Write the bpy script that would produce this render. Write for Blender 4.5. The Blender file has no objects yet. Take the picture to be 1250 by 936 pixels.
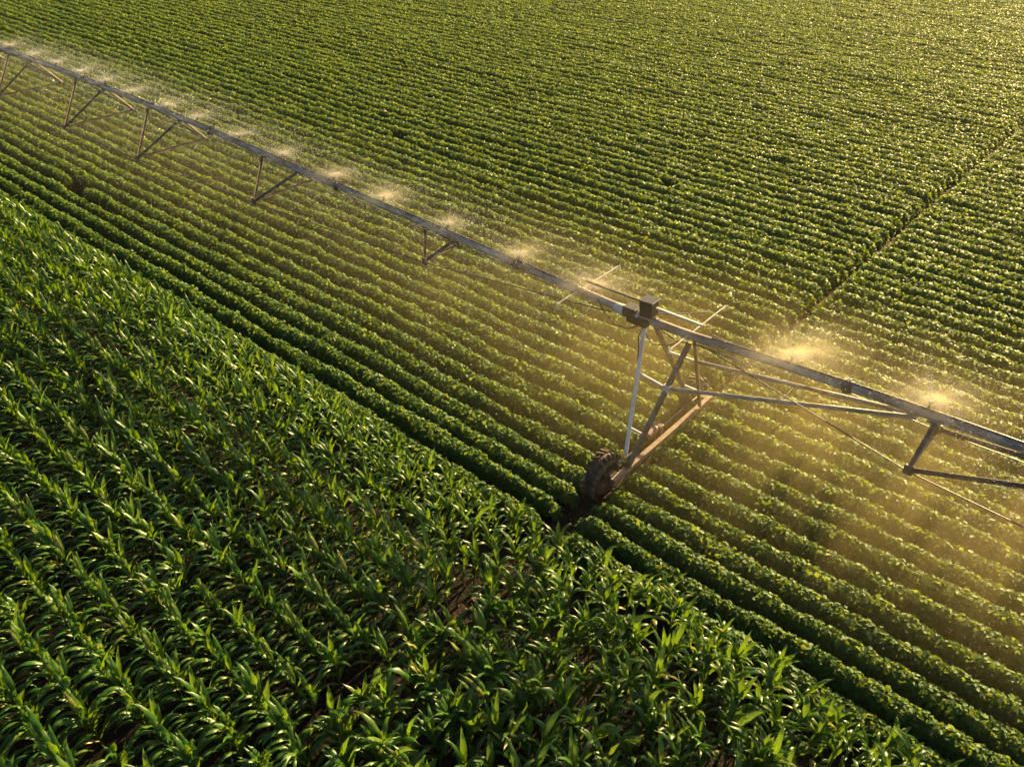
import bpy, bmesh, math, random
import numpy as np
from mathutils import Vector, Matrix

rng = np.random.default_rng(11)
random.seed(5)
sc = bpy.context.scene
COL = sc.collection

# ------------------------------------------------------------------ camera (metres; X along the crop rows, Y across them, Z up)
CAM_H = 10.4
F, CX, CY, HORIZON = 1010.0, 625.0, 468.0, -240.0
PITCH = math.atan2(CY - HORIZON, F)
AZ = math.radians(48.85)
G = np.array([-math.cos(AZ), math.sin(AZ), 0.0])
RIGHT = np.array([G[1], -G[0], 0.0])
FWD = G * math.cos(PITCH) + np.array([0, 0, -math.sin(PITCH)])
UP = np.cross(RIGHT, FWD)


def project(p):
    q = np.asarray(p, float) - np.array([0, 0, CAM_H])
    z = q @ FWD
    zz = np.where(z > 0.3, z, np.nan)
    return CX + F * (q @ RIGHT) / zz, CY - F * (q @ UP) / zz, z


# ------------------------------------------------------------------ helpers
def tag(o, label=None, cat=None, group=None, kind=None):
    if label: o['label'] = label
    if cat: o['category'] = cat
    if group: o['group'] = group
    if kind: o['kind'] = kind
    return o


def empty(name, loc=(0, 0, 0), parent=None):
    o = bpy.data.objects.new(name, None)
    COL.objects.link(o)
    o.location = loc
    o.empty_display_size = 0.2
    if parent: o.parent = parent
    return o


def mesh_np(name, co, faces, mats, parent=None, mat_index=None, tint=None, smooth=False, dom='FACE'):
    """faces: list of (k x n) int arrays, each of one polygon size."""
    me = bpy.data.meshes.new(name)
    co = np.asarray(co, np.float32)
    me.vertices.add(len(co))
    me.vertices.foreach_set('co', co.ravel())
    idx = np.concatenate([f.ravel() for f in faces]).astype(np.int32)
    sizes = np.concatenate([np.full(len(f), f.shape[1], np.int32) for f in faces])
    starts = np.concatenate([[0], np.cumsum(sizes)[:-1]]).astype(np.int32)
    me.loops.add(len(idx))
    me.loops.foreach_set('vertex_index', idx)
    me.polygons.add(len(sizes))
    me.polygons.foreach_set('loop_start', starts)
    if mat_index is not None:
        me.polygons.foreach_set('material_index', np.asarray(mat_index, np.int32))
    if tint is not None:
        a = me.attributes.new('tint', 'FLOAT', dom)
        a.data.foreach_set('value', np.asarray(tint, np.float32))
    me.update(calc_edges=True)
    if smooth:
        me.polygons.foreach_set('use_smooth', np.ones(len(sizes), bool))
    for m in (mats if isinstance(mats, (list, tuple)) else [mats]):
        me.materials.append(m)
    o = bpy.data.objects.new(name, me)
    COL.objects.link(o)
    if parent: o.parent = parent
    return o


class MB:
    """Collects bars, boxes and tubes that make up ONE part."""
    def __init__(s): s.v, s.f = [], []

    def add(s, v, f):
        n = len(s.v)
        s.v += [tuple(x) for x in v]
        s.f += [tuple(i + n for i in q) for q in f]

    def frame(s, p, q, up=(0, 0, 1)):
        p, q = Vector(p), Vector(q)
        d = (q - p).normalized()
        u = Vector(up)
        if abs(d.dot(u)) > 0.97: u = Vector((0, 1, 0))
        a = d.cross(u).normalized()
        return p, q, d, a, a.cross(d).normalized()

    def prism(s, p, q, prof, up=(0, 0, 1)):
        p, q, d, a, b = s.frame(p, q, up)
        n = len(prof)
        v = [p + a * x + b * y for x, y in prof] + [q + a * x + b * y for x, y in prof]
        f = [(i, (i + 1) % n, n + (i + 1) % n, n + i) for i in range(n)]
        f += [tuple(range(n))[::-1], tuple(range(n, 2 * n))]
        s.add(v, f)

    def bar(s, p, q, w, h, up=(0, 0, 1)):
        c = min(w, h) * 0.12
        W, H = w / 2, h / 2
        s.prism(p, q, [(-W + c, -H), (W - c, -H), (W, -H + c), (W, H - c), (W - c, H), (-W + c, H), (-W, H - c), (-W, -H + c)], up)

    def angle(s, p, q, w, t=0.007, up=(0, 0, 1)):
        s.prism(p, q, [(-w / 2, -w / 2), (w / 2, -w / 2), (w / 2, -w / 2 + t), (-w / 2 + t, -w / 2 + t), (-w / 2 + t, w / 2), (-w / 2, w / 2)], up)

    def rod(s, p, q, r, n=8):
        s.prism(p, q, [(r * math.cos(2 * math.pi * i / n), r * math.sin(2 * math.pi * i / n)) for i in range(n)])

    def tube(s, pts, r, n=8):
        pts = [Vector(p) for p in pts]
        rings = []
        for i, p in enumerate(pts):
            d = (pts[min(i + 1, len(pts) - 1)] - pts[max(i - 1, 0)]).normalized()
            u = Vector((0, 0, 1)) if abs(d.z) < 0.95 else Vector((0, 1, 0))
            a = d.cross(u).normalized(); b = a.cross(d).normalized()
            rr = r[i] if isinstance(r, (list, tuple)) else r
            rings.append([p + a * rr * math.cos(2 * math.pi * k / n) + b * rr * math.sin(2 * math.pi * k / n) for k in range(n)])
        v = [x for g in rings for x in g]
        f = [(i * n + k, i * n + (k + 1) % n, (i + 1) * n + (k + 1) % n, (i + 1) * n + k) for i in range(len(pts) - 1) for k in range(n)]
        f += [tuple(range(n))[::-1], tuple(range((len(pts) - 1) * n, len(pts) * n))]
        s.add(v, f)

    def box(s, c, d, rot=None, bev=0.012):
        x, y, z = [t / 2 for t in d]
        m = rot or Matrix.Identity(3)
        b = bev
        v, f = [], []
        # chamfered box as three stacked rings
        def ring(zz, k):
            X, Y = x - k, y - k
            return [(-X + b, -Y, zz), (X - b, -Y, zz), (X, -Y + b, zz), (X, Y - b, zz), (X - b, Y, zz), (-X + b, Y, zz), (-X, Y - b, zz), (-X, -Y + b, zz)]
        lv = ring(-z, b) + ring(-z + b, 0) + ring(z - b, 0) + ring(z, b)
        v = [Vector(c) + m @ Vector(t) for t in lv]
        for j in range(3):
            f += [(j * 8 + i, j * 8 + (i + 1) % 8, j * 8 + 8 + (i + 1) % 8, j * 8 + 8 + i) for i in range(8)]
        f += [tuple(range(8))[::-1], tuple(range(24, 32))]
        s.add(v, f)

    def lathe(s, prof, c, axis='X', n=40):
        """prof: closed list of (offset along the axis, radius)"""
        v, m = [], len(prof)
        for k in range(n):
            a = 2 * math.pi * k / n
            for t, r in prof:
                v.append((c[0] + t, c[1] + r * math.cos(a), c[2] + r * math.sin(a)))
        f = [(k * m + i, k * m + (i + 1) % m, ((k + 1) % n) * m + (i + 1) % m, ((k + 1) % n) * m + i) for k in range(n) for i in range(m)]
        s.add(v, f)

    def build(s, name, mat, parent=None, smooth=False):
        me = bpy.data.meshes.new(name)
        me.from_pydata(s.v, [], s.f)
        me.materials.append(mat)
        if smooth:
            for p in me.polygons: p.use_smooth = len(p.vertices) == 4
        me.update()
        o = bpy.data.objects.new(name, me)
        COL.objects.link(o)
        if parent: o.parent = parent
        return o


def smooth_noise(seed, size=256):
    r = np.random.default_rng(seed)
    tab = r.random((size, size)).astype(np.float32)
    def fn(x, y=0.0):
        x = np.asarray(x, float) + 1000.0; y = np.asarray(y, float) + 1000.0 + 0 * x
        x = x + 0 * y
        xi, yi = np.floor(x).astype(int), np.floor(y).astype(int)
        fx, fy = x - xi, y - yi
        fx, fy = fx * fx * (3 - 2 * fx), fy * fy * (3 - 2 * fy)
        g = lambda a, b: tab[a % size, b % size]
        return (g(xi, yi) * (1 - fx) + g(xi + 1, yi) * fx) * (1 - fy) + (g(xi, yi + 1) * (1 - fx) + g(xi + 1, yi + 1) * fx) * fy
    return fn


# ------------------------------------------------------------------ materials
def new_mat(name):
    m = bpy.data.materials.new(name)
    m.use_nodes = True
    m.node_tree.nodes.clear()
    out = m.node_tree.nodes.new('ShaderNodeOutputMaterial')
    return m, m.node_tree.nodes, m.node_tree.links, out


def ramp(nodes, stops):
    r = nodes.new('ShaderNodeValToRGB')
    e = r.color_ramp.elements
    e[0].position, e[0].color = stops[0][0], (*stops[0][1], 1)
    e[1].position, e[1].color = stops[1][0], (*stops[1][1], 1)
    for p, c in stops[2:]:
        x = e.new(p); x.color = (*c, 1)
    return r


def leaf_mat(name, stops, trans_col, rough=0.42, trans=0.4, spec=0.45, vein=False, object_random=False):
    m, N, L, out = new_mat(name)
    at = N.new('ShaderNodeAttribute'); at.attribute_name = 'tint'
    r = ramp(N, stops)
    src = at.outputs['Fac']
    if object_random:
        oi = N.new('ShaderNodeObjectInfo')
        mm = N.new('ShaderNodeMath'); mm.operation = 'MULTIPLY_ADD'; mm.inputs[1].default_value = 0.25
        L.new(oi.outputs['Random'], mm.inputs[0]); L.new(src, mm.inputs[2])
        m2 = N.new('ShaderNodeMath'); m2.operation = 'SUBTRACT'; m2.inputs[1].default_value = 0.12
        L.new(mm.outputs[0], m2.inputs[0]); src = m2.outputs[0]
    L.new(src, r.inputs['Fac'])
    p = N.new('ShaderNodeBsdfPrincipled')
    p.inputs['Roughness'].default_value = rough
    p.inputs['Specular IOR Level'].default_value = spec
    L.new(r.outputs['Color'], p.inputs['Base Color'])
    t = N.new('ShaderNodeBsdfTranslucent')
    mx = N.new('ShaderNodeMix'); mx.data_type = 'RGBA'; mx.blend_type = 'MIX'
    mx.inputs[0].default_value = 0.7
    L.new(r.outputs['Color'], mx.inputs[6]); mx.inputs[7].default_value = (*trans_col, 1)
    L.new(mx.outputs[2], t.inputs['Color'])
    ms = N.new('ShaderNodeMixShader'); ms.inputs[0].default_value = trans
    L.new(p.outputs[0], ms.inputs[1]); L.new(t.outputs[0], ms.inputs[2])
    L.new(ms.outputs[0], out.inputs['Surface'])
    return m


def metal_mat(name, stops, scale=6.0, rough=(0.35, 0.7), metallic=0.6, bump=0.15, stretch=(1, 1, 1)):
    m, N, L, out = new_mat(name)
    tc = N.new('ShaderNodeTexCoord')
    mp = N.new('ShaderNodeMapping'); mp.inputs['Scale'].default_value = stretch
    L.new(tc.outputs['Object'], mp.inputs['Vector'])
    n = N.new('ShaderNodeTexNoise'); n.inputs['Scale'].default_value = scale; n.inputs['Detail'].default_value = 8; n.inputs['Roughness'].default_value = 0.65
    L.new(mp.outputs[0], n.inputs['Vector'])
    r = ramp(N, stops)
    L.new(n.outputs['Fac'], r.inputs['Fac'])
    p = N.new('ShaderNodeBsdfPrincipled')
    p.inputs['Metallic'].default_value = metallic
    L.new(r.outputs['Color'], p.inputs['Base Color'])
    mr = N.new('ShaderNodeMapRange'); mr.inputs['To Min'].default_value = rough[0]; mr.inputs['To Max'].default_value = rough[1]
    n2 = N.new('ShaderNodeTexNoise'); n2.inputs['Scale'].default_value = scale * 5; n2.inputs['Detail'].default_value = 4
    L.new(mp.outputs[0], n2.inputs['Vector'])
    L.new(n2.outputs['Fac'], mr.inputs['Value']); L.new(mr.outputs[0], p.inputs['Roughness'])
    b = N.new('ShaderNodeBump'); b.inputs['Strength'].default_value = bump; b.inputs['Distance'].default_value = 0.01
    L.new(n2.outputs['Fac'], b.inputs['Height']); L.new(b.outputs[0], p.inputs['Normal'])
    L.new(p.outputs[0], out.inputs['Surface'])
    return m


def soil_mat(name, stops, scale, bump):
    m, N, L, out = new_mat(name)
    tc = N.new('ShaderNodeTexCoord')
    n = N.new('ShaderNodeTexNoise'); n.inputs['Scale'].default_value = scale; n.inputs['Detail'].default_value = 9; n.inputs['Roughness'].default_value = 0.7
    L.new(tc.outputs['Object'], n.inputs['Vector'])
    r = ramp(N, stops); L.new(n.outputs['Fac'], r.inputs['Fac'])
    p = N.new('ShaderNodeBsdfPrincipled'); p.inputs['Roughness'].default_value = 0.9
    p.inputs['Specular IOR Level'].default_value = 0.2
    L.new(r.outputs['Color'], p.inputs['Base Color'])
    n2 = N.new('ShaderNodeTexNoise'); n2.inputs['Scale'].default_value = scale * 4; n2.inputs['Detail'].default_value = 6
    L.new(tc.outputs['Object'], n2.inputs['Vector'])
    b = N.new('ShaderNodeBump'); b.inputs['Strength'].default_value = bump; b.inputs['Distance'].default_value = 0.05
    L.new(n2.outputs['Fac'], b.inputs['Height']); L.new(b.outputs[0], p.inputs['Normal'])
    L.new(p.outputs[0], out.inputs['Surface'])
    return m


SOY = leaf_mat('soybean_leaf', [(0.0, (0.026, 0.090, 0.018)), (0.45, (0.048, 0.135, 0.021)), (0.8, (0.085, 0.175, 0.026)), (1.0, (0.17, 0.22, 0.035))],
               (0.35, 0.41, 0.03), rough=0.57, trans=0.38, spec=0.26)
CORN = leaf_mat('corn_leaf', [(0.0, (0.018, 0.065, 0.005)), (0.5, (0.035, 0.105, 0.007)), (0.85, (0.075, 0.145, 0.012)), (1.0, (0.24, 0.2, 0.04))],
                (0.26, 0.40, 0.012), rough=0.40, trans=0.36, spec=0.4, object_random=True)
STALK = leaf_mat('corn_stalk', [(0.0, (0.05, 0.10, 0.02)), (1.0, (0.12, 0.15, 0.04))], (0.1, 0.15, 0.02), trans=0.1)
DRY = leaf_mat('dry_litter', [(0.0, (0.06, 0.035, 0.015)), (1.0, (0.26, 0.18, 0.08))], (0.3, 0.2, 0.06), rough=0.7, trans=0.2, spec=0.2)
SOIL = soil_mat('field_soil', [(0.3, (0.006, 0.0042, 0.003)), (0.7, (0.016, 0.0105, 0.007))], 3.0, 0.8)
MUD = soil_mat('track_mud', [(0.3, (0.011, 0.007, 0.0045)), (0.7, (0.034, 0.019, 0.010))], 6.0, 0.9)
GALV = metal_mat('galvanised_pipe', [(0.32, (0.10, 0.06, 0.038)), (0.44, (0.20, 0.155, 0.12)), (0.56, (0.30, 0.26, 0.22)), (0.72, (0.50, 0.45, 0.39))], 3.0, (0.45, 0.7), 0.1, 0.12, (0.6, 2, 2))
STEEL = metal_mat('weathered_angle_steel', [(0.3, (0.06, 0.043, 0.03)), (0.6, (0.14, 0.115, 0.09)), (0.8, (0.22, 0.19, 0.155))], 5.0, (0.4, 0.7), 0.4)
PALE = metal_mat('pale_galvanised_leg', [(0.25, (0.30, 0.27, 0.23)), (0.5, (0.52, 0.50, 0.47)), (0.8, (0.66, 0.65, 0.62))], 4.0, (0.35, 0.6), 0.3)
RUST = metal_mat('rusty_beam', [(0.28, (0.10, 0.055, 0.032)), (0.5, (0.19, 0.13, 0.09)), (0.75, (0.30, 0.25, 0.20))], 5.0, (0.5, 0.8), 0.15, 0.2)
BLACK = metal_mat('black_casing', [(0.3, (0.006, 0.006, 0.006)), (0.8, (0.022, 0.021, 0.02))], 5.0, (0.35, 0.6), 0.0)
RUBBER = metal_mat('muddy_rubber', [(0.35, (0.022, 0.018, 0.015)), (0.55, (0.07, 0.045, 0.028)), (0.75, (0.16, 0.095, 0.05))], 9.0, (0.7, 0.9), 0.0, 0.4)
RIM = metal_mat('dirty_rim', [(0.3, (0.05, 0.035, 0.025)), (0.7, (0.16, 0.12, 0.09))], 7.0, (0.5, 0.8), 0.3)
REDBROWN = metal_mat('motor_paint', [(0.3, (0.06, 0.022, 0.015)), (0.7, (0.13, 0.055, 0.035))], 6.0, (0.4, 0.7), 0.0)

m, N, L, out = new_mat('water_drops')
d1 = N.new('ShaderNodeBsdfTranslucent'); d1.inputs['Color'].default_value = (0.9, 0.9, 0.88, 1)
d2 = N.new('ShaderNodeBsdfGlossy'); d2.inputs['Roughness'].default_value = 0.15; d2.inputs['Color'].default_value = (0.9, 0.9, 0.9, 1)
d3 = N.new('ShaderNodeMixShader'); d3.inputs[0].default_value = 0.35
L.new(d1.outputs[0], d3.inputs[1]); L.new(d2.outputs[0], d3.inputs[2]); L.new(d3.outputs[0], out.inputs['Surface'])
DROPS = m

# ------------------------------------------------------------------ light, sky, camera
SUN_AZ, SUN_EL = math.radians(40), math.radians(19)
S = (G * math.cos(SUN_AZ) + RIGHT * math.sin(SUN_AZ)) * math.cos(SUN_EL) + np.array([0, 0, math.sin(SUN_EL)])
w = bpy.data.worlds.new('World'); sc.world = w; w.use_nodes = True
wn, wl = w.node_tree.nodes, w.node_tree.links
bg = wn['Background']
sky = wn.new('ShaderNodeTexSky'); sky.sky_type = 'NISHITA'; sky.sun_disc = False
sky.sun_elevation = SUN_EL; sky.sun_rotation = math.atan2(S[0], S[1])
sky.air_density = 0.55; sky.dust_density = 1.5; sky.ozone_density = 0.6
wl.new(sky.outputs[0], bg.inputs['Color']); bg.inputs['Strength'].default_value = 0.05
sun = bpy.data.lights.new('sun', 'SUN'); sun.energy = 5.0; sun.angle = math.radians(0.53); sun.color = (1.0, 0.72, 0.30)
so = bpy.data.objects.new('sun', sun); COL.objects.link(so)
so.rotation_euler = Vector((-S[0], -S[1], -S[2])).to_track_quat('-Z', 'Y').to_euler()
so.location = (0, 0, 40)

cam = bpy.data.cameras.new('camera'); co_ = bpy.data.objects.new('camera', cam); COL.objects.link(co_)
cam.sensor_fit = 'HORIZONTAL'; cam.sensor_width = 36.0; cam.lens = 36.0 * F / 1250.0
cam.clip_end = 5000; cam.clip_start = 0.1
M4 = Matrix([[RIGHT[0], UP[0], -FWD[0], 0], [RIGHT[1], UP[1], -FWD[1], 0], [RIGHT[2], UP[2], -FWD[2], CAM_H], [0, 0, 0, 1]])
co_.matrix_world = M4
sc.camera = co_
vs = sc.view_settings
vs.view_transform = 'Standard'; vs.look = 'None'; vs.gamma = 1.0; vs.use_curve_mapping = False; vs.exposure = 2.12
cy = sc.cycles
cy.use_denoising = True
try: cy.denoiser = 'OPENIMAGEDENOISE'
except Exception: pass
cy.max_bounces = 6; cy.diffuse_bounces = 3; cy.glossy_bounces = 2; cy.transmission_bounces = 4; cy.transparent_max_bounces = 8; cy.volume_bounces = 1
cy.caustics_reflective = False; cy.caustics_refractive = False

# ------------------------------------------------------------------ ground
gz = 400.0
g = mesh_np('ground', [(-gz, -gz, 0), (gz, -gz, 0), (gz, gz, 0), (-gz, gz, 0)], [np.array([[0, 1, 2, 3]])], SOIL)
tag(g, 'dark brown soil between the crop rows', kind='structure')

TRACK_X = -6.10
nA, nB, nC, nD = smooth_noise(1), smooth_noise(2), smooth_noise(3), smooth_noise(4)


def track_x(y):
    return TRACK_X + 0.07 * (nA(np.asarray(y) * 0.35, 3.0) - 0.5)


ys = np.arange(-2.0, 90.0, 0.06)
us = np.linspace(-1, 1, 13)
YY, UU = np.meshgrid(ys, us, indexing='ij')
TX = track_x(YY) + UU * (np.interp(YY, [5.0, 7.6, 9.7, 14.0], [0.2, 0.3, 0.33, 0.2]) + 0.07 * nB(YY * 1.7, 1.0))
rut = 0.018 + 0.055 * np.abs(UU) ** 1.5 * (1 - np.abs(UU) ** 6)
lump = 0.05 * nB(TX * 9, YY * 9) + 0.035 * nC(TX * 22, YY * 22)
lug = 0.02 * (np.sin((YY + 0.25 * np.abs(UU)) * 2 * math.pi / 0.24) > 0.1) * (np.abs(UU) < 0.6)
TZ = 0.004 + (rut + lump + lug) * np.clip((1 - np.abs(UU)) * 5, 0, 1)
nj = len(us)
ii = (np.arange(len(ys) - 1)[:, None] * nj + np.arange(nj - 1)[None, :]).ravel()
tr = mesh_np('wheel_track', np.stack([TX, YY, TZ], -1).reshape(-1, 3), [np.stack([ii, ii + 1, ii + nj + 1, ii + nj], 1)], MUD, smooth=True)
tag(tr, 'bare muddy wheel track cut across the crop rows', kind='structure')


# ------------------------------------------------------------------ soybean rows
def visible_range(y, z=0.4, mu=220, mv=200):
    xs = np.arange(-150, 14, 0.25)
    u, v, d = project(np.stack([xs, np.full_like(xs, y), np.full_like(xs, z)], 1))
    ok = (d > 1) & (u > -mu) & (u < 1250 + mu) & (v > -mv) & (v < 936 + mv)
    return (xs[ok].min(), xs[ok].max()) if ok.any() else None


HOLES = [(-27.3, 10.15, 0.5), (-23.0, 19.9, 0.22), (-13.0, 22.4, 0.15)]


def canopy(x, y):
    """height and half width of the row's foliage at (x, row y)"""
    h = 0.46 + 0.10 * (nB(x * 0.22, y * 0.30) - 0.5) + 0.09 * (nC(x * 0.9, y * 7.1) - 0.5) + 0.08 * (nD(x * 3.1, y * 5.3) - 0.5)
    wd = 0.160 + 0.06 * (nC(x * 0.55 + 40, y * 3.7) - 0.5) + 0.07 * (nA(x * 2.3 + 9, y * 9.1) - 0.5)
    far = np.clip((y - 18) / 30, 0, 1)
    h = h + far * 0.07 * (nA(x * 0.16 + 70, y * 0.75) - 0.5)
    f = np.clip((np.abs(x - track_x(y)) - (np.interp(y, [9.7, 13.0], [0.17, 0.06]) + 0.08 * (nD(y * 2.7, 8.0) - 0.3))) / 0.22, 0, 1) ** 0.5
    for hx, hy, hr in HOLES:
        f = f * np.where(np.abs(y - hy) < 0.3, np.clip((np.abs(x - hx) - hr) / 0.25, 0, 1) ** 0.5, 1.0)
    return h * (0.45 + 0.55 * f), wd * (0.5 + 0.5 * f), f


def wander(x, y):
    return 0.07 * (nB(x * 0.12 + 5, y * 11.3) - 0.5) + 0.05 * (nA(x * 0.6, y * 3.9) - 0.5)


def unit(a):
    return a / np.maximum(np.linalg.norm(a, axis=1, keepdims=True), 1e-9)


def soy_leaves(y, x0, x1):
    """vertices and faces of one row's foliage"""
    C, Fq, T, off = [], [], [], 0
    step = 1.0
    bounds = np.arange(x0, x1, step)
    X, LEN = [], []
    for a in bounds:
        D = math.sqrt((a + 0.5) ** 2 + y * y + 100)
        lod = min(1.0, 15.0 / D)
        n = int(560 * lod ** 0.5)
        X.append(a + rng.random(n) * step); LEN.append(np.full(n, 0.088 * (1 / lod) ** 0.08))
    X = np.concatenate(X); LEN = np.concatenate(LEN) * rng.uniform(0.7, 1.25, len(X))
    h, wd, f = canopy(X, y)
    keep = (f > 0.02) & (rng.random(len(X)) < 0.35 + 0.65 * f)
    X, LEN, h, wd, f = X[keep], LEN[keep], h[keep], wd[keep], f[keep]
    n = len(X)
    th = rng.uniform(-1.0, 1.0, n) * math.radians(112)
    r = 1.0 - 0.32 * rng.random(n) ** 1.6 + np.where(rng.random(n) < 0.14, 0.20 * rng.random(n), 0)
    ct, st = np.cos(th), np.sin(th)
    zc = 0.40 * h
    Y = y + wander(X, y) + wd * np.sign(st) * np.abs(st) ** 0.8 * r
    Z = zc + np.where(ct > 0, (h - zc) * np.abs(ct) ** 0.8, -zc * np.abs(ct)) * r
    P = np.stack([X, Y, np.maximum(Z, 0.02)], 1)
    outw = np.stack([np.zeros(n), st, np.maximum(ct, -0.1) + 0.15], 1)
    nrm = unit(outw * 0.75 + np.array([0, 0.0, 0.35]) + rng.normal(0, 0.46, (n, 3)))
    t = rng.normal(0, 0.8, (n, 3)) + np.stack([np.zeros(n), st * 0.9, -0.35 * np.ones(n)], 1)
    t = unit(t - nrm * np.sum(t * nrm, 1, keepdims=True))
    b = np.cross(nrm, t)
    Lc = LEN[:, None]; Wc = Lc * rng.uniform(0.68, 0.90, (n, 1))
    fold = nrm * Lc * rng.uniform(0.02, 0.16, (n, 1))
    P = P - t * Lc * 0.5
    tip = P + t * Lc - nrm * Lc * 0.10
    near = (y < 13.5)
    if near:
        V = np.stack([P, P + t * Lc * .28 + b * Wc * .46 + fold, P + t * Lc * .66 + b * Wc * .40 + fold, tip,
                      P + t * Lc * .66 - b * Wc * .40 + fold, P + t * Lc * .28 - b * Wc * .46 + fold], 1).reshape(-1, 3)
        k = np.arange(n)[:, None] * 6
        Q = np.concatenate([k + np.array([[0, 1, 2, 3]]), k + np.array([[0, 3, 4, 5]])], 1).reshape(-1, 4)
        per = 2
    else:
        V = np.stack([P, P + t * Lc * .45 + b * Wc * .5 + fold, tip, P + t * Lc * .45 - b * Wc * .5 + fold], 1).reshape(-1, 3)
        Q = np.arange(n)[:, None] * 4 + np.array([[0, 1, 2, 3]])
        per = 1
    patch = nA(X * 0.25 + 11, y * 0.4) * 0.35 + nC(X * 2.2, y * 6.0) * 0.2
    tint = np.clip(0.12 + patch + rng.normal(0, 0.13, n) + np.where(rng.random(n) < 0.012, 0.5, 0), 0, 1)
    # inner mass of stems and leaves, same leaf colour
    xs = np.arange(x0, x1, 0.16 if y < 20 else 0.3)
    hh, ww, ff = canopy(xs, y)
    a = np.radians(np.linspace(-115, 115, 7))
    CX_, A = np.meshgrid(xs, a, indexing='ij')
    sc_ = (0.74 * np.clip(ff * 1.6 - 0.6, 0.02, 1))[:, None]
    HY = y + wander(xs, y)[:, None] + ww[:, None] * np.sin(A) * sc_
    HZ = (0.4 * hh)[:, None] + np.where(np.cos(A) > 0, (0.6 * hh)[:, None] * np.cos(A), 0.4 * hh[:, None] * np.cos(A)) * sc_
    HZ = np.where(ff[:, None] < 0.4, HZ * 0.02, HZ)
    HV = np.stack([CX_, HY, HZ], -1).reshape(-1, 3)
    q = (np.arange(len(xs) - 1)[:, None] * 7 + np.arange(6)[None, :]).ravel()
    HQ = np.stack([q, q + 7, q + 8, q + 1], 1) + len(V)
    V = np.concatenate([V, HV]); Q = np.concatenate([Q, HQ])
    T = np.concatenate([np.repeat(tint, per), np.full(len(HQ), 0.25)])
    return V, Q, T


ROW0, PITCH_ROW = 7.96, 0.5
N_ROWS, LAST = 72, 168
ORD = ['first', 'second', 'third', 'fourth', 'fifth', 'sixth', 'seventh', 'eighth', 'ninth', 'tenth', 'eleventh', 'twelfth', 'thirteenth', 'fourteenth',
       'fifteenth', 'sixteenth', 'seventeenth', 'eighteenth', 'nineteenth', 'twentieth']
TENS = {20: 'twenty', 30: 'thirty', 40: 'forty', 50: 'fifty', 60: 'sixty', 70: 'seventy'}
TENTH = {30: 'thirtieth', 40: 'fortieth', 50: 'fiftieth', 60: 'sixtieth', 70: 'seventieth'}


def ordinal(n):
    if n <= 20: return ORD[n - 1]
    t = n // 10 * 10
    return TENTH[t] if n % 10 == 0 else TENS[t] + '-' + ORD[n % 10 - 1]


massV, massQ, massT, moff = [], [], [], 0
for k in range(LAST):
    y = ROW0 + PITCH_ROW * k
    vr = visible_range(y)
    if vr is None: continue
    V, Q, T = soy_leaves(y, *vr)
    if k < N_ROWS:
        o = mesh_np('soybean_row', V, [Q], SOY, tint=T)  # one planted crop row of soybeans as one mesh
        if k == 0: lab = 'first soybean row, its lower side hidden by the corn edge'
        else: lab = ordinal(k + 1) + ' leafy soybean row counted from the corn edge'
        if k in (3, 4): lab += ', broken at the near wheel'
        if abs(y - 10.15) < 0.25: lab = ordinal(k + 1) + ' soybean row from the corn, with a bare gap in it'
        tag(o, lab, 'soybean row', 'long leafy soybean rows')
    else:
        massV.append(V); massQ.append(Q + moff); massT.append(T); moff += len(V)
o = mesh_np('far_soybean_foliage', np.concatenate(massV), [np.concatenate(massQ)], SOY, tint=np.concatenate(massT))
tag(o, 'far sunlit soybean rows merging into one textured field', 'soybeans', kind='stuff')
del massV, massQ, massT


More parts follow.
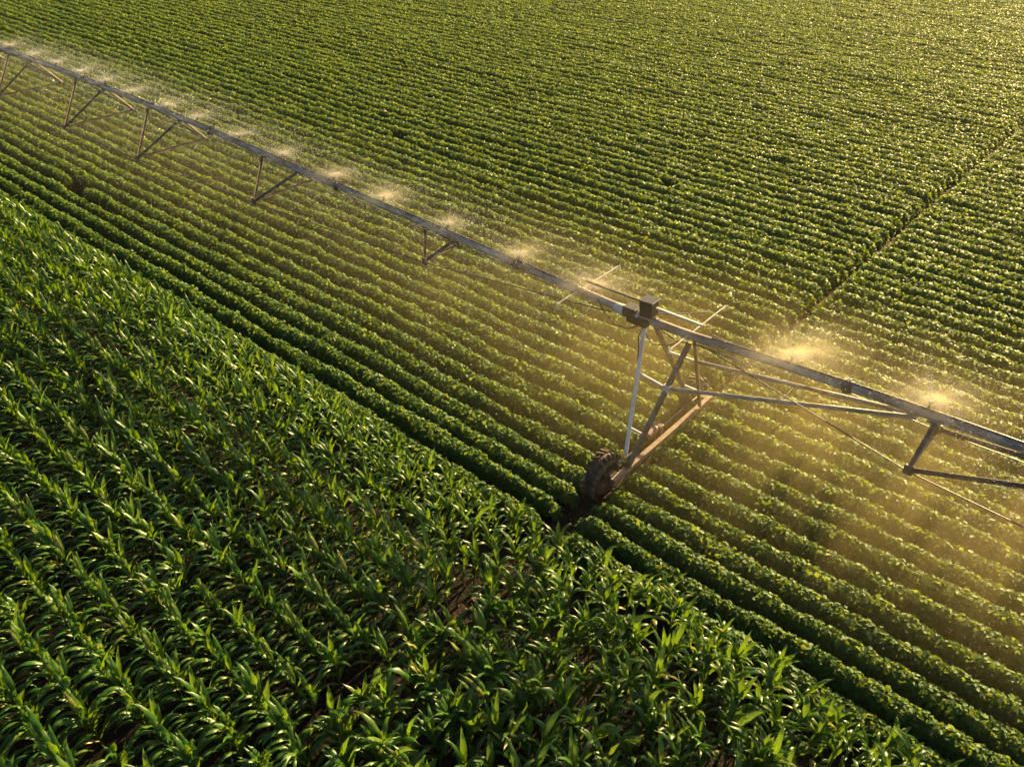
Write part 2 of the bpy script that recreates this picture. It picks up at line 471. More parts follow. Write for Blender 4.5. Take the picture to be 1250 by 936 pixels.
# ------------------------------------------------------------------ corn
def corn_template(seed, messy=False):
    r = np.random.default_rng(seed)
    V, Q, T = [], [], []
    sv, sq = [], []
    H = r.uniform(0.86, 0.98)                       # top of the stalk
    lean = r.normal(0, 0.05 if not messy else 0.12, 2)
    def stem(z):
        return np.array([lean[0] * z / H * z, lean[1] * z / H * z, z])
    zs = np.linspace(0, H, 6)
    for j, z in enumerate(zs):
        p = stem(z); rad = 0.014 * (1 - 0.55 * z / H)
        for i in range(6):
            sv.append(p + np.array([rad * math.cos(i * math.pi / 3), rad * math.sin(i * math.pi / 3), 0]))
    for j in range(5):
        for i in range(6):
            sq.append([j * 6 + i, j * 6 + (i + 1) % 6, (j + 1) * 6 + (i + 1) % 6, (j + 1) * 6 + i])
    n_arc, n_crest = int(r.integers(5, 8)), int(r.integers(6, 9))
    nl = n_arc + n_crest
    base_az = math.pi / 2 + r.normal(0, 0.16 if not messy else 0.7)
    for i in range(nl):
        if i < n_arc:                               # long leaves arching out between the rows
            t = i / (n_arc - 1)
            z = H * (0.34 + 0.44 * t)
            az = base_az + (math.pi if i % 2 else 0) + r.normal(0, 0.2 if not messy else 0.5)
            Ln = r.uniform(0.42, 0.58); el0 = math.radians(r.uniform(58, 76)); curl = r.uniform(2.2, 3.2)
            wd = r.uniform(0.054, 0.072)
            t = 0.6 * t
        else:                                       # young leaves that make the crest of the row
            t = (i - n_arc) / (n_crest - 1)
            z = H * (0.70 + 0.28 * t)
            az = (math.pi if r.random() < 0.68 else 0) + r.normal(0, 0.5 if not messy else 1.0)
            Ln = r.uniform(0.30, 0.48); el0 = math.radians(r.uniform(46, 72) + 14 * t); curl = r.uniform(0.3, 1.6)
            wd = r.uniform(0.060, 0.086)
            t = 0.6 + 0.4 * t
        n = 9
        p = stem(z); el = el0
        az2 = az
        twist = r.normal(0, 0.25)
        ten = np.clip(r.normal(0.42, 0.16) + 0.22 * t - 0.1, 0, 0.95)
        if t < 0.12 and r.random() < 0.35: ten = 0.95
        start = len(V); burn = 0.4 if r.random() < 0.06 else 0.0
        wave = r.uniform(0, 6)
        for s_ in range(n + 1):
            q = s_ / n
            d = np.array([math.cos(az2) * math.cos(el), math.sin(az2) * math.cos(el), math.sin(el)])
            side = np.array([-math.sin(az2), math.cos(az2), 0])
            nm = np.cross(d, side) * -1
            a = twist * q
            side2 = side * math.cos(a) + nm * math.sin(a)
            nm2 = np.cross(side2, d)
            ww = wd * (0.45 + 2.2 * q if q < 0.25 else 1.0) * max(0.0, 1 - max(0, (q - 0.35) / 0.65) ** 1.7) * 0.5
            up_ = abs(ww) * (0.55 if q < 0.4 else 0.35)
            rip = 0.10 * wd * math.sin(q * 17 + wave)
            V += [p + side2 * ww - nm2 * (-up_ - rip), p.copy(), p - side2 * ww - nm2 * (-up_ + rip)]
            tipv = burn if q > 0.8 else 0.0
            T += [ten - 0.05 + tipv, ten + 0.2 + tipv, ten - 0.05 + tipv]
            p = p + d * Ln / n
            el -= curl / n * (0.45 + 1.3 * q)
            az2 += r.normal(0, 0.03)
        for s_ in range(n):
            b = start + s_ * 3
            Q += [[b, b + 1, b + 4, b + 3], [b + 1, b + 2, b + 5, b + 4]]
    return np.array(V), np.array(Q), np.array(T), np.array(sv), np.array(sq)


TPL = [corn_template(100 + i) for i in range(10)] + [corn_template(300 + i, True) for i in range(8)]
places = []
for k in range(22):
    y_row = 7.47 - 0.525 * k
    x = -45.0
    while x < 6:
        x += rng.uniform(0.20, 0.28)
        y = y_row - 0.007 * (x + 15.0)
        px, py = x, y + rng.normal(0, 0.02)
        u, v, d = project(np.array([px, py, 0.7]))
        if not (d > 2 and -260 < u < 1500 and -100 < v < 1230): continue
        right = px > -5.8
        if right: x -= 0.05
        if right: px, py = px + rng.normal(0, 0.05), py + rng.normal(0, 0.12)
        dt = abs(px - float(track_x(py)))
        if dt < 0.04 + 0.17 * float(nD(py * 1.1, 20.0)): continue
        if dt < 0.5 and rng.random() < 0.15: continue
        if rng.random() < 0.03: continue
        edge = k == 0
        messy = right and rng.random() < 0.8 or (not right and (rng.random() < 0.03 or (k < 2 and rng.random() < 0.3)))
        ti = int(rng.integers(10, 18)) if messy else int(rng.integers(0, 10))
        s = rng.uniform(0.93, 1.08) * (0.94 + 0.14 * float(nB(px * 0.35, py * 0.6 + 30))) * (0.9 if edge else 1.0)
        places.append((px, py, ti, rng.normal(0, 0.09) + (math.pi if rng.random() < 0.5 else 0) + (rng.normal(0, 0.5) if right else 0), s, k, float(u), float(v), float(d)))
inside = [p for p in places if -5 < p[6] < 1255 and 0 < p[7] < 925]
inside.sort(key=lambda p: p[8] - p[4] * 0.4)
single = set(id(p) for p in inside[:296])
roots = {}
V_, Q_, T_, SV_, SQ_, o1, o2 = [], [], [], [], [], 0, 0
for p in places:
    px, py, ti, rz, s, k, u, v, d = p
    V, Q, T, sv, sq = TPL[ti]
    if id(p) in single:
        if ti not in roots:
            r0 = empty('corn_plant')
            a = mesh_np('foliage', V, [Q], CORN, parent=r0, tint=np.clip(T, 0, 1), smooth=True, dom='POINT')
            b = mesh_np('stalk', sv, [sq], STALK, parent=r0, tint=np.full(len(sq), 0.4), smooth=True)
            roots[ti] = r0; r = r0
        else:
            r = roots[ti].copy(); COL.objects.link(r)
            for ch in list(roots[ti].children):
                c = ch.copy(); COL.objects.link(c); c.parent = r
        r.location = (px, py, 0); r.rotation_euler = (0, 0, rz); r.scale = (s, s, s)
        if k == 0: tag(r, 'corn plant in the outermost corn row, right beside the soybeans', 'corn plant', 'corn plants along the soybean edge')
        elif px > -5.8: tag(r, 'corn plant in the ragged stand to the right of the muddy wheel track', 'corn plant', 'corn plants right of the wheel track')
        else: tag(r, 'arching corn plant in the straight rows to the left of the muddy wheel track', 'corn plant', 'corn plants in the straight rows')
    else:
        c_, s_ = math.cos(rz), math.sin(rz)
        R = np.array([[c_, -s_, 0], [s_, c_, 0], [0, 0, 1]]) * s
        V_.append(V @ R.T + np.array([px, py, 0])); Q_.append(Q + o1); T_.append(np.clip(T + rng.normal(0, 0.07), 0, 1)); o1 += len(V)
        SV_.append(sv @ R.T + np.array([px, py, 0])); SQ_.append(sq + o2); o2 += len(sv)
a = np.concatenate(V_); b = np.concatenate(SV_)
o = mesh_np('corn_field_foliage', np.concatenate([a, b]), [np.concatenate([np.concatenate(Q_), np.concatenate(SQ_) + len(a)])], CORN,
            tint=np.concatenate(T_ + [np.full(len(b), 0.5)]), smooth=True, dom='POINT')
tag(o, 'rest of the green corn field stretching back along the soybeans', 'corn', kind='stuff')
print('soy faces', sum(len(o.data.polygons) for o in bpy.data.objects if o.name.startswith(('soy','far'))));print('corn places', len(places), 'inside', len(inside))

# ------------------------------------------------------------------ dry litter on the bare track
n = 500
ly = rng.uniform(1.0, 9.6, n); lx = track_x(ly) + rng.normal(0, 0.2, n)
P = np.stack([lx, ly, 0.05 + rng.random(n) * 0.06], 1)
az = rng.uniform(0, 2 * math.pi, n); tl = rng.uniform(-0.4, 0.6, n)
t = np.stack([np.cos(az) * np.cos(tl), np.sin(az) * np.cos(tl), np.sin(tl)], 1)
b = unit(np.cross(t, rng.normal(0, 0.3, (n, 3)) + np.array([0, 0, 1])))
ln = rng.uniform(0.03, 0.13, (n, 1)); wd = rng.uniform(0.006, 0.022, (n, 1))
V = np.stack([P, P + t * ln * .5 + b * wd, P + t * ln, P + t * ln * .5 - b * wd], 1).reshape(-1, 3)
o = mesh_np('dry_leaf_litter', V, [np.arange(n)[:, None] * 4 + np.array([[0, 1, 2, 3]])], DRY, tint=rng.random(n))
tag(o, 'dry brown crop litter scattered on the muddy track', 'litter', kind='stuff')

# ------------------------------------------------------------------ the irrigation machine
PY = 11.03
KX = [-62, -50, -48, -40, -33, -27, -23, -20, -16.5, -12, -9.5, -7.5, -6.5, -5.5, -3.8, -1.8, 0, 3, 7, 12, 18]
KZ = [3.2, 2.98, 2.98, 3.25, 3.46, 3.49, 3.45, 3.39, 3.26, 3.13, 3.05, 2.98, 2.96, 2.99, 3.14, 3.26, 3.31, 3.40, 3.48, 3.5, 3.5]


def pz(x): return float(np.interp(x, KX, KZ))


mach = empty('irrigation_machine', (0, 0, 0))
tag(mach, 'long weathered pivot irrigation boom on a wheeled tower spraying the soybeans', 'irrigation machine')
xs = np.concatenate([np.arange(-60, -7, 0.6), np.arange(-7, -5, 0.25), np.arange(-5, 18.1, 0.6)])
zz = np.array([pz(x) for x in xs]); zz = np.convolve(np.pad(zz, 2, 'edge'), [.1, .2, .4, .2, .1], 'valid')
zs_ = lambda x: float(np.interp(x, xs, zz))
mb = MB(); mb.tube([(x, PY, z) for x, z in zip(xs, zz)], 0.078, 20)
mb.build('pipe', GALV, mach, smooth=True)
for x in (-33.2, -27.0, -20.1, -14.93, -9.5, -2.9, 2.6):
    mb = MB()
    z = zs_(x)
    sl = (zs_(x + .2) - zs_(x - .2)) / .4
    for dx in (-0.022, 0.022):
        mb.tube([(x + dx - 0.012, PY, z + (dx - .012) * sl), (x + dx + 0.012, PY, z + (dx + .012) * sl)], 0.128, 20)
    mb.tube([(x - 0.08, PY, z - 0.08 * sl), (x + 0.08, PY, z + 0.08 * sl)], 0.094, 18)
    mb.build('flange', STEEL, mach)

# truss frames: node x, half spread, node z, half length along the pipe
NODES = [(-41.2, 1.0, 2.45, .8), (-36.4, 1.1, 2.38, .82), (-31.6, 1.12, 2.33, .85), (-26.65, 1.13, 2.35, .85), (-22.4, 1.08, 2.38, .8), (-17.1, .92, 2.53, .7), (-11.6, .52, 2.6, .42),
         (-1.63, .62, 2.66, .2), (3.9, .95, 2.6, .7), (9.0, 1.1, 2.4, .8)]
for x, wsp, z, hl in NODES:
    fr = empty('truss_frame', (0, 0, 0), mach)
    nN, nF = (x, PY - wsp, z), (x, PY + wsp, z)
    first = abs(x + 1.63) < 0.01
    for node in (nN, nF):
        for dx in (-hl, hl):
            mb = MB()
            sgn = -1 if node is nN else 1
            top = (x + dx + (0.0 if not first else 0.02), PY + sgn * 0.05, zs_(x + dx) - 0.07)
            if first:
                if dx > 0: top = (x + 2.75, PY + sgn * 0.05, zs_(x + 2.75) - 0.07)
                else: top = (x + 0.03, PY + sgn * 0.04, zs_(x) - 0.07)
            if first and dx < 0: mb.bar(node, top, 0.062, 0.062, up=(1, 0, 0))
            else: mb.angle(node, top, 0.055, 0.008)
            mb.build('strut', STEEL, fr)
        mb = MB(); mb.box(node, (0.13, 0.05, 0.16), bev=0.01); mb.build('node_plate', STEEL, fr)
    mb = MB(); mb.angle((x, PY - wsp + 0.03, z + 0.02), (x, PY + wsp - 0.03, z + 0.02), 0.05, 0.008); mb.build('spacer', STEEL, fr)
    for dx in ((-hl, hl) if not first else (0.0,)):
        mb = MB(); mb.box((x + dx, PY, zs_(x + dx) - 0.09), (0.16, 0.15, 0.03), bev=0.006); mb.build('saddle_plate', STEEL, fr)

# truss cables along the lower nodes, both sides, one mesh per side and span
for sgn in (-1, 1):
    left = [(n_[0], PY + sgn * n_[1], n_[2] - 0.03) for n_ in NODES if n_[0] < -6]
    mb = MB(); mb.tube([(-47.3, PY + sgn * .1, 2.95)] + left + [(-7.15, PY + sgn * 0.14, 2.92)], 0.011, 6)
    mb.build('truss_cable', BLACK, mach)
    right = [(n_[0], PY + sgn * n_[1], n_[2] - 0.03) for n_ in NODES if n_[0] > -6]
    mb = MB(); mb.tube([(-5.3, PY + sgn * 0.2, 3.02)] + right + [(17.5, PY + sgn * .2, 3.3)], 0.011, 6)
    mb.build('truss_cable', BLACK, mach)

# tower
LT1, LT2 = (-6.47, PY, 2.88), (-5.57, PY, 2.89)
nb1, nb2 = (-6.03, 10.02, 0.74), (-5.86, 9.86, 0.66)
fb1, fb2 = (-6.0, 12.22, 0.72), (-5.82, 12.27, 0.70)
mb = MB(); mb.bar(nb1, (LT1[0], PY - .07, LT1[2]), 0.07, 0.07); mb.build('tower_leg', PALE, mach)['label'] = 'pale galvanised tower leg'
mb = MB(); mb.bar(nb2, (LT2[0], PY - .07, LT2[2]), 0.08, 0.08); mb.build('tower_leg', STEEL, mach)
mb = MB(); mb.bar(fb1, (LT1[0] + .12, PY + .07, LT1[2]), 0.085, 0.085); mb.build('tower_leg', STEEL, mach)
mb = MB(); mb.bar(fb2, (LT2[0] + .02, PY + .07, LT2[2]), 0.06, 0.06); mb.build('tower_leg', STEEL, mach)


def lerp(a, b, t): return tuple(a[i] + (b[i] - a[i]) * t for i in range(3))


l1, l2 = (nb1, (LT1[0], PY - .07, LT1[2])), (nb2, (LT2[0], PY - .07, LT2[2]))
m1, m2 = (fb1, (LT1[0] + .12, PY + .07, LT1[2])), (fb2, (LT2[0] + .02, PY + .07, LT2[2]))
jn, jf = lerp(*l2, 0.645), lerp(*m2, 0.70)
for a, b, r in ((lerp(*l1, .645), jn, .03), (lerp(*l1, .22), lerp(*l2, .27), .026), (lerp(*m1, .68), jf, .03), (lerp(*m1, .25), lerp(*m2, .25), .024)):
    mb = MB(); mb.bar(a, b, r * 1.5, r * 1.5); mb.build('crossbar', PALE, mach)
mb = MB(); mb.box(jn, (.14, .12, .14)); mb.build('node_plate', PALE, mach)
# long braces from the tower legs up to the pipe, both sides
for end, jx1, jx2 in (((-1.85, PY, zs_(-1.85) - .1), jn, jf), ((-10.3, PY, zs_(-10.3) - .1), lerp(*l1, .645), lerp(*m1, .68))):
    if end[0] < -6: continue
    for a, sy in ((jn, -.04), (jf, .04)):
        mb = MB(); mb.rod(a, (end[0], end[1] + sy, end[2]), 0.036, 10); mb.build('brace', GALV, mach, smooth=True)
    mb = MB(); mb.bar(lerp(jn, end, .5), lerp(jf, end, .5), .03, .03); mb.build('brace_spacer', STEEL, mach)
# base beam, an inverted channel
mb = MB(); mb.prism((-5.86, 9.40, .62), (-5.86, 12.85, .62), [(-.046, -.045), (-.037, -.045), (-.037, .035), (.037, .035), (.037, -.045), (.046, -.045), (.046, .045), (-.046, .045)])
mb.build('base_beam', RUST, mach)
for wy in (9.58, 12.75):
    wh = empty('wheel', (0, 0, 0), mach)
    c = (-6.22, wy, 0.46)
    mb = MB()
    R, W2, ri = 0.44, 0.14, 0.26
    mb.lathe([(-W2 * .75, ri), (-W2, ri + .06), (-W2, R - .10), (-W2 * .8, R - .04), (-W2 * .4, R - .02), (W2 * .4, R - .02), (W2 * .8, R - .04), (W2, R - .10), (W2, ri + .06), (W2 * .75, ri)], c, n=48)
    for i in range(22):
        for sgn in (-1, 1):
            a0 = 2 * math.pi * (i + (0.5 if sgn > 0 else 0)) / 22
            a1 = a0 + 0.17
            pts = []
            for aa, t_ in ((a0, .02), (a1, W2 + .005)):
                for rr in (R - .05, R + .022):
                    for da in (-.045, .045):
                        pts.append((c[0] + sgn * t_, c[1] + rr * math.cos(aa + da), c[2] + rr * math.sin(aa + da) if True else 0))
            mb.add(pts, [(0, 1, 3, 2), (4, 6, 7, 5), (0, 4, 5, 1), (2, 3, 7, 6), (0, 2, 6, 4), (1, 5, 7, 3)])
    mb.build('tyre', RUBBER, wh)
    mb = MB()
    mb.lathe([(-.10, ri), (.10, ri), (.11, ri - .02), (.03, ri - .06), (.02, .10), (.06, .09), (.06, .02), (-.03, .02), (-.03, ri - .05), (-.10, ri - .02)], c, n=32)
    mb.build('rim', RIM, wh, smooth=False)
    mb = MB(); mb.box((-5.99, wy, .50), (.20, .24, .24), bev=.03); mb.tube([(-6.24, wy, .46), (-5.9, wy, .49)], .06, 14)
    mb.build('gearbox', RIM, mach)
mb = MB(); mb.rod((-6.02, 9.75, .70), (-6.02, 12.6, .70), .017, 8); mb.build('drive_shaft', STEEL, mach)
mb = MB(); mb.tube([(-6.02, 10.62, .80), (-6.02, 10.66, .80), (-6.02, 10.92, .80), (-6.02, 10.98, .80)], [.06, .10, .10, .07], 16); mb.box((-6.02, 11.05, .76), (.2, .16, .2), bev=.02)
mb.build('drive_motor', REDBROWN, mach)
# hose runs along the leg and beam
mb = MB(); mb.tube([(-5.96, 9.9, .8), (-5.97, 10.2, .76), (-5.98, 10.5, .8), (-5.99, 10.7, .74)], .012, 6); mb.build('motor_hose', BLACK, mach)
# boxes on top
tilt = Matrix.Rotation(math.radians(-4), 3, 'Y')
mb = MB(); mb.box((-6.47, PY, 3.20), (.26, .25, .29), tilt, bev=.02); mb.box((-6.47, PY, 3.357), (.29, .28, .03), tilt, bev=.008)
mb.build('control_box', BLACK, mach)
mb = MB(); mb.box((-6.80, PY - .02, 3.03), (.26, .26, .19), bev=.02); mb.box((-6.60, PY - .06, 2.93), (.42, .24, .12), bev=.02); mb.build('junction_box', BLACK, mach)
mb = MB(); mb.tube([(-6.62, PY, 2.97), (-6.9, PY, 2.96), (-7.05, PY, 2.96), (-7.15, PY, 2.97)], [.11, .115, .10, .09], 18); mb.build('flexible_joint', PALE, mach, smooth=True)
mb = MB(); mb.bar((-7.85, PY + .02, 3.24), (-6.62, PY + .02, 3.27), .05, .035); mb.build('alignment_bar', STEEL, mach)
mb = MB(); mb.bar((-6.33, PY + .02, 3.24), (-5.42, PY + .02, 3.25), .05, .035); mb.build('alignment_bar', PALE, mach)
for bx, z in ((-7.98, 3.0), (-5.62, 3.0)):
    bo = MB(); bo.rod((bx, 10.36, z), (bx - .03, 12.32, z), .011, 6); b_ = bo.build('spray_boom', PALE, mach)
    for y_ in (10.36, 12.32):
        nb = MB(); nb.tube([(bx, y_, z + .012), (bx, y_, z - .03), (bx, y_, z - .06)], [.012, .018, .022], 8); nb.build('nozzle', PALE, b_)
for pts in ([(-7.5, PY - .09, 3.04), (-7.3, PY - .14, 2.85), (-7.0, PY - .18, 2.74), (-6.75, PY - .16, 2.74), (-6.55, PY - .1, 2.86)],
            [(-6.45, PY - .12, 2.95), (-6.50, PY - .2, 2.7), (-6.40, PY - .32, 2.5), (-6.36, PY - .36, 2.2), (-6.28, PY - .55, 1.8)],
            [(-6.4, PY + .04, 3.10), (-6.1, PY - .1, 2.92), (-5.8, PY - .1, 2.84), (-5.4, PY - .1, 2.92), (-4.2, PY - .04, 2.94)],
            [(-6.5, PY - .1, 2.8), (-6.2, PY - .2, 2.66), (-5.9, PY - .16, 2.74), (-5.75, PY - .1, 2.86)],
            [(-6.3, PY + .1, 3.1), (-6.0, PY + .5, 3.05), (-5.75, PY + .9, 3.0)]):
    mb = MB(); mb.tube(pts, .011, 6); mb.build('power_cable', BLACK, mach)
mb = MB(); mb.tube([(x, PY - .02, zs_(x) + .09) for x in np.arange(-5.2, 16, .5)], .016, 6); mb.build('power_cable', BLACK, mach)
mb = MB(); mb.tube([(x, PY - .02, zs_(x) + .09) for x in np.arange(-46, -7.6, .5)], .014, 6); mb.build('power_cable', BLACK, mach)

SPX = [-36.2, -34.3, -32.4, -30.5, -28.9, -27.25, -25.7, -24.1, -22.2, -20.75, -18.85, -17.05, -15.1, -13.4, -11.44, -9.5, -7.7, -3.83, -1.75, 0.25, 2.2, 4.1]
heads = []
for x in SPX:
    z = zs_(x) + .08
    mb = MB()
    mb.tube([(x, PY, z - .02), (x, PY, z + .02), (x, PY + .03, z + .045), (x, PY + .05, z + .065)], [.022, .018, .018, .024], 10)
    mb.build('sprinkler', BLACK, mach)
    mb2 = MB(); mb2.tube([(x, PY + .05, z + .065), (x, PY + .05, z + .08), (x, PY + .05, z + .115), (x, PY + .05, z + .12)], [.035, .035, .012, .05], 10)
    mb2.build('deflector', BLACK, mach)
    heads.append((x, PY + .05, z + .105))

# ------------------------------------------------------------------ water: sprays of drops (one per sprinkler) and the drifting mist
OCT = np.array([(1, 0, 0), (-1, 0, 0), (0, 1, 0), (0, -1, 0), (0, 0, 1), (0, 0, -1)], float)
OF = np.array([(0, 2, 4), (2, 1, 4), (1, 3, 4), (3, 0, 4), (2, 0, 5), (1, 2, 5), (3, 1, 5), (0, 3, 5)])
hx_sorted = sorted(heads, key=lambda h: abs(h[0] + 6.4))
lc, rc = 0, 0
# the fine cloud of droplets right at each nozzle
cm, N, L, out = new_mat('fine_spray')
tc = N.new('ShaderNodeTexCoord')
vl = N.new('ShaderNodeVectorMath'); vl.operation = 'MULTIPLY'; vl.inputs[1].default_value = (1.0, 1.0, 2.2)
L.new(tc.outputs['Object'], vl.inputs[0])
ln_ = N.new('ShaderNodeVectorMath'); ln_.operation = 'LENGTH'; L.new(vl.outputs[0], ln_.inputs[0])
mm = N.new('ShaderNodeMapRange'); mm.inputs['From Min'].default_value = 0.0; mm.inputs['From Max'].default_value = 1.15; mm.inputs['To Min'].default_value = 1; mm.inputs['To Max'].default_value = 0
L.new(ln_.outputs['Value'], mm.inputs['Value'])
pw = N.new('ShaderNodeMath'); pw.operation = 'POWER'; pw.inputs[1].default_value = 4.5; L.new(mm.outputs[0], pw.inputs[0])
md = N.new('ShaderNodeMath'); md.operation = 'MULTIPLY'; md.inputs[1].default_value = 2.4
nrmz = N.new('ShaderNodeVectorMath'); nrmz.operation = 'NORMALIZE'; L.new(tc.outputs['Object'], nrmz.inputs[0])
oi = N.new('ShaderNodeObjectInfo')
sn = N.new('ShaderNodeTexNoise'); sn.noise_dimensions = '4D'; sn.inputs['Scale'].default_value = 3.2; sn.inputs['Detail'].default_value = 3
wv = N.new('ShaderNodeMath'); wv.operation = 'MULTIPLY'; wv.inputs[1].default_value = 50.0
L.new(oi.outputs['Random'], wv.inputs[0]); L.new(wv.outputs[0], sn.inputs['W']); mixv = N.new('ShaderNodeVectorMath'); mixv.operation = 'ADD'
L.new(nrmz.outputs[0], mixv.inputs[0]); L.new(tc.outputs['Object'], mixv.inputs[1]); L.new(mixv.outputs[0], sn.inputs['Vector'])
sm = N.new('ShaderNodeMapRange'); sm.inputs['From Min'].default_value = 0.42; sm.inputs['From Max'].default_value = 0.68; sm.inputs['To Min'].default_value = 0.12; sm.inputs['To Max'].default_value = 1.6
L.new(sn.outputs['Fac'], sm.inputs['Value'])
pm = N.new('ShaderNodeMath'); pm.operation = 'MULTIPLY'; L.new(pw.outputs[0], pm.inputs[0]); L.new(sm.outputs[0], pm.inputs[1])
core = N.new('ShaderNodeMapRange'); core.inputs['From Min'].default_value = 0.0; core.inputs['From Max'].default_value = 0.18; core.inputs['To Min'].default_value = 4.0; core.inputs['To Max'].default_value = 0
L.new(ln_.outputs['Value'], core.inputs['Value'])
ad = N.new('ShaderNodeMath'); ad.operation = 'ADD'; L.new(pm.outputs[0], ad.inputs[0]); L.new(core.outputs[0], ad.inputs[1])
L.new(ad.outputs[0], md.inputs[0])
pv = N.new('ShaderNodeVolumePrincipled'); pv.inputs['Color'].default_value = (0.99, 0.90, 0.68, 1); pv.inputs['Anisotropy'].default_value = 0.78  # white droplets given the warm sunlight as a colour tint
L.new(md.outputs[0], pv.inputs['Density']); L.new(pv.outputs[0], out.inputs['Volume'])
CLOUD_ME = bpy.data.meshes.new('spray_cloud')
_mb = MB()
_mb.lathe([(-.56, .02), (-.5, .5), (-.28, .95), (0, 1.2), (.28, .95), (.5, .5), (.56, .02)], (0, 0, 0), n=20)
CLOUD_ME.from_pydata([(y_, z_, x_) for x_, y_, z_ in _mb.v], [], [q_ for q_ in _mb.f if not (any(i % 7 == 0 for i in q_) and any(i % 7 == 6 for i in q_))] + [tuple(k * 7 for k in range(20)), tuple(k * 7 + 6 for k in range(20))[::-1]])
_b = bmesh.new(); _b.from_mesh(CLOUD_ME); bmesh.ops.recalc_face_normals(_b, faces=_b.faces)
if _b.calc_volume(signed=True) < 0: bmesh.ops.reverse_faces(_b, faces=_b.faces)
_b.to_mesh(CLOUD_ME); _b.free()
CLOUD_ME.materials.append(cm)
for h in sorted(heads, key=lambda h: abs(h[0] + 6.0)):
    x0, y0, z0 = h
    if not -33.3 < x0 < 0.5: continue        # the photo shows nothing of the sprays beyond
    n = 6500
    az = rng.uniform(0, 2 * math.pi, n)
    # about forty jets plus a fine veil
    jets = rng.uniform(0, 2 * math.pi, 34)
    az = np.where(rng.random(n) < 0.6, jets[rng.integers(0, 34, n)] + rng.normal(0, 0.015, n), az)
    sp = rng.uniform(3.6, 6.4, n) * np.where(rng.random(n) < .3, .6, 1)
    el = np.radians(rng.uniform(2, 32, n))
    tt = rng.random(n) ** 1.5 * 1.0
    dr = np.exp(-0.55 * tt)
    rad = sp * np.cos(el) * tt * dr
    z = z0 + sp * np.sin(el) * tt * dr - 4.9 * tt ** 2 * 0.85
    P = np.stack([x0 + rad * np.cos(az) + .2 * tt, y0 + rad * np.sin(az) + .35 * tt, z], 1)
    P = P[z > 0.5]; n = len(P)
    r = rng.uniform(0.0026, 0.0066, n) * np.where(rng.random(n) < .06, 1.6, 1)
    P = P - np.array([x0, y0, z0])
    V = (P[:, None, :] + OCT[None] * r[:, None, None]).reshape(-1, 3)
    Fc = (np.arange(n)[:, None, None] * 6 + OF[None]).reshape(-1, 3)
    o = mesh_np('water_spray', V, [Fc], DROPS)
    o.location = (x0, y0, z0)
    cl = bpy.data.objects.new('spray_cloud', CLOUD_ME); COL.objects.link(cl); cl.parent = o
    big = float(np.interp(x0, [-26, -8], [0.42, 1.0])) * rng.uniform(0.75, 1.2)
    cl.location = (0.02, 0.03, 0.02); cl.scale = (big * rng.uniform(1.1, 1.6), big * rng.uniform(0.7, 1.0), big * rng.uniform(0.9, 1.3)); cl.rotation_euler = (0, rng.normal(-0.08, 0.12), rng.uniform(0.3, 1.3))
    if x0 < -6:
        lc += 1; lab = 'glittering water spray at the ' + ordinal(lc) + ' sprinkler on the control box side of the tower'
    else:
        rc += 1; lab = 'golden water spray at the ' + ordinal(rc) + ' sprinkler past the tower, away from the control box'
    tag(o, lab, 'water spray', 'water sprays along the irrigation pipe')

# mist
m, N, L, out = new_mat('drifting_mist')
tc = N.new('ShaderNodeTexCoord')
sep = N.new('ShaderNodeSeparateXYZ'); L.new(tc.outputs['Object'], sep.inputs[0])


def math_node(op, a, b=None, c=None):
    n_ = N.new('ShaderNodeMath'); n_.operation = op
    for i, v in enumerate((a, b, c)):
        if v is None: continue
        if isinstance(v, (int, float)): n_.inputs[i].default_value = v
        else: L.new(v, n_.inputs[i])
    return n_.outputs[0]


x_, y_, z_ = sep.outputs
lat = math_node('ABSOLUTE', math_node('SUBTRACT', y_, PY + 0.2))
mr = N.new('ShaderNodeMapRange'); mr.interpolation_type = 'SMOOTHSTEP'
mr.inputs['From Min'].default_value = 0.3; mr.inputs['From Max'].default_value = 3.4; mr.inputs['To Min'].default_value = 1; mr.inputs['To Max'].default_value = 0
nz = N.new('ShaderNodeTexNoise'); nz.inputs['Scale'].default_value = 0.7; nz.inputs['Detail'].default_value = 3; nz.inputs['Roughness'].default_value = 0.6
mpn = N.new('ShaderNodeMapping'); mpn.inputs['Scale'].default_value = (2.2, 0.55, 0.6); mpn.inputs['Rotation'].default_value = (0, 0, 0.35)
L.new(tc.outputs['Object'], mpn.inputs['Vector']); L.new(mpn.outputs[0], nz.inputs['Vector'])
pat = N.new('ShaderNodeMapRange'); pat.inputs['From Min'].default_value = 0.34; pat.inputs['From Max'].default_value = 0.66; pat.inputs['To Min'].default_value = 0.1; pat.inputs['To Max'].default_value = 1.9
L.new(nz.outputs['Fac'], pat.inputs['Value'])
lat2 = math_node('ADD', lat, math_node('MULTIPLY', math_node('SUBTRACT', nz.outputs['Fac'], 0.5), 2.2))
L.new(lat2, mr.inputs['Value'])
mz = N.new('ShaderNodeMapRange'); mz.interpolation_type = 'SMOOTHSTEP'
mz.inputs['From Min'].default_value = 2.6; mz.inputs['From Max'].default_value = 4.2; mz.inputs['To Min'].default_value = 1; mz.inputs['To Max'].default_value = 0
L.new(z_, mz.inputs['Value'])
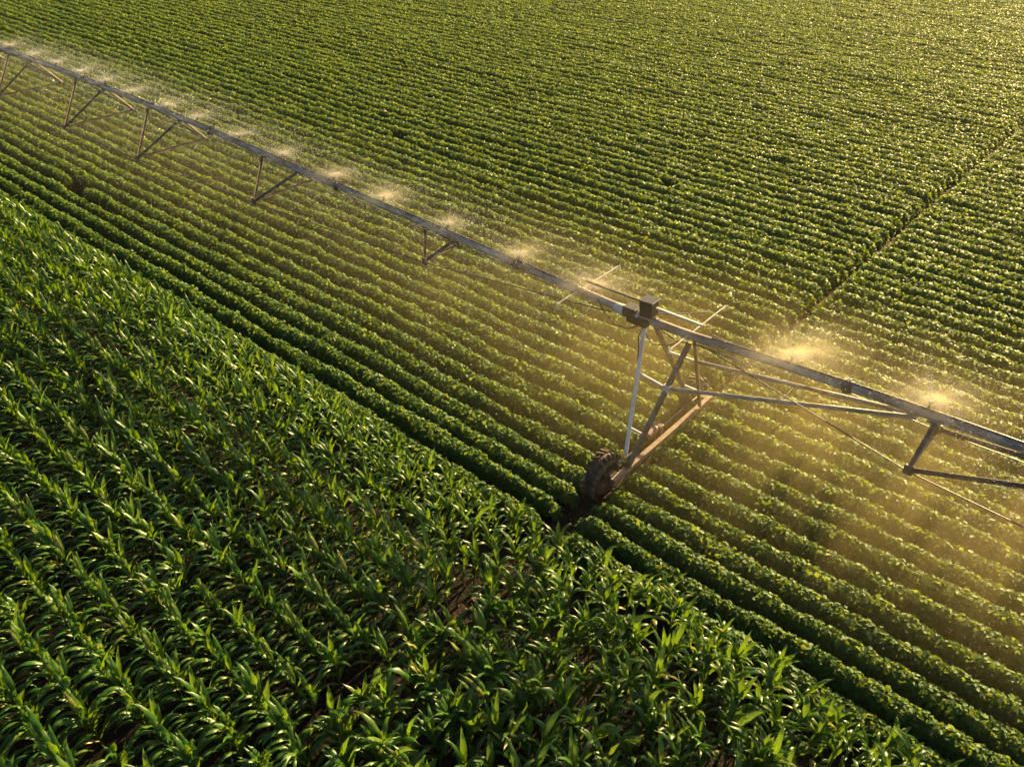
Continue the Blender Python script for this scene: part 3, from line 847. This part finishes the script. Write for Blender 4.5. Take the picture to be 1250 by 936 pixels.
den = math_node('MULTIPLY', math_node('MULTIPLY', math_node('POWER', mr.outputs[0], 1.3), mz.outputs[0]), pat.outputs[0])
mxx = N.new('ShaderNodeMapRange'); mxx.interpolation_type = 'SMOOTHSTEP'
mxx.inputs['From Min'].default_value = -15; mxx.inputs['From Max'].default_value = -5; mxx.inputs['To Min'].default_value = 0.22; mxx.inputs['To Max'].default_value = 1
L.new(x_, mxx.inputs['Value'])
den = math_node('MULTIPLY', math_node('MULTIPLY', den, mxx.outputs[0]), 0.046)
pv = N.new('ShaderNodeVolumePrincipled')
pv.inputs['Color'].default_value = (0.99, 0.79, 0.40, 1)  # gold of the low sun tinted into the white mist's colour
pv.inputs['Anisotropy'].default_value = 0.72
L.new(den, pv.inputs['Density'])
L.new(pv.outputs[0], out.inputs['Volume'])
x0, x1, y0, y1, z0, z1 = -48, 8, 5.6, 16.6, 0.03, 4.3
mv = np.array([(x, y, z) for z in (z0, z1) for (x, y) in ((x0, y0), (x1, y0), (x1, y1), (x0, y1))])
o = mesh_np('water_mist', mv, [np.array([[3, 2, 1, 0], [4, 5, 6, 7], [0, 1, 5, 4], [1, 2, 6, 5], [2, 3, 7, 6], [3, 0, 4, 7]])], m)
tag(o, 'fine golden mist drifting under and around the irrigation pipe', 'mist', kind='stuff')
cy.volume_step_rate = 1.0
cy.volume_max_steps = 64

# ------------------------------------------------------------------ the warm evening air over the field
m, N, L, out = new_mat('evening_air')
pv = N.new('ShaderNodeVolumePrincipled')
pv.inputs['Color'].default_value = (0.98, 0.95, 0.88, 1)
pv.inputs['Anisotropy'].default_value = 0.78
pv.inputs['Density'].default_value = 0.00024
L.new(pv.outputs[0], out.inputs['Volume'])
hb = 420.0
mv = np.array([(x, y, z) for z in (-1.0, 11.5) for (x, y) in ((-hb, -hb), (hb, -hb), (hb, hb), (-hb, hb))])
o = mesh_np('haze', mv, [np.array([[3, 2, 1, 0], [4, 5, 6, 7], [0, 1, 5, 4], [1, 2, 6, 5], [2, 3, 7, 6], [3, 0, 4, 7]])], m)
tag(o, 'thin warm haze of evening air over the whole field', 'haze', kind='stuff')
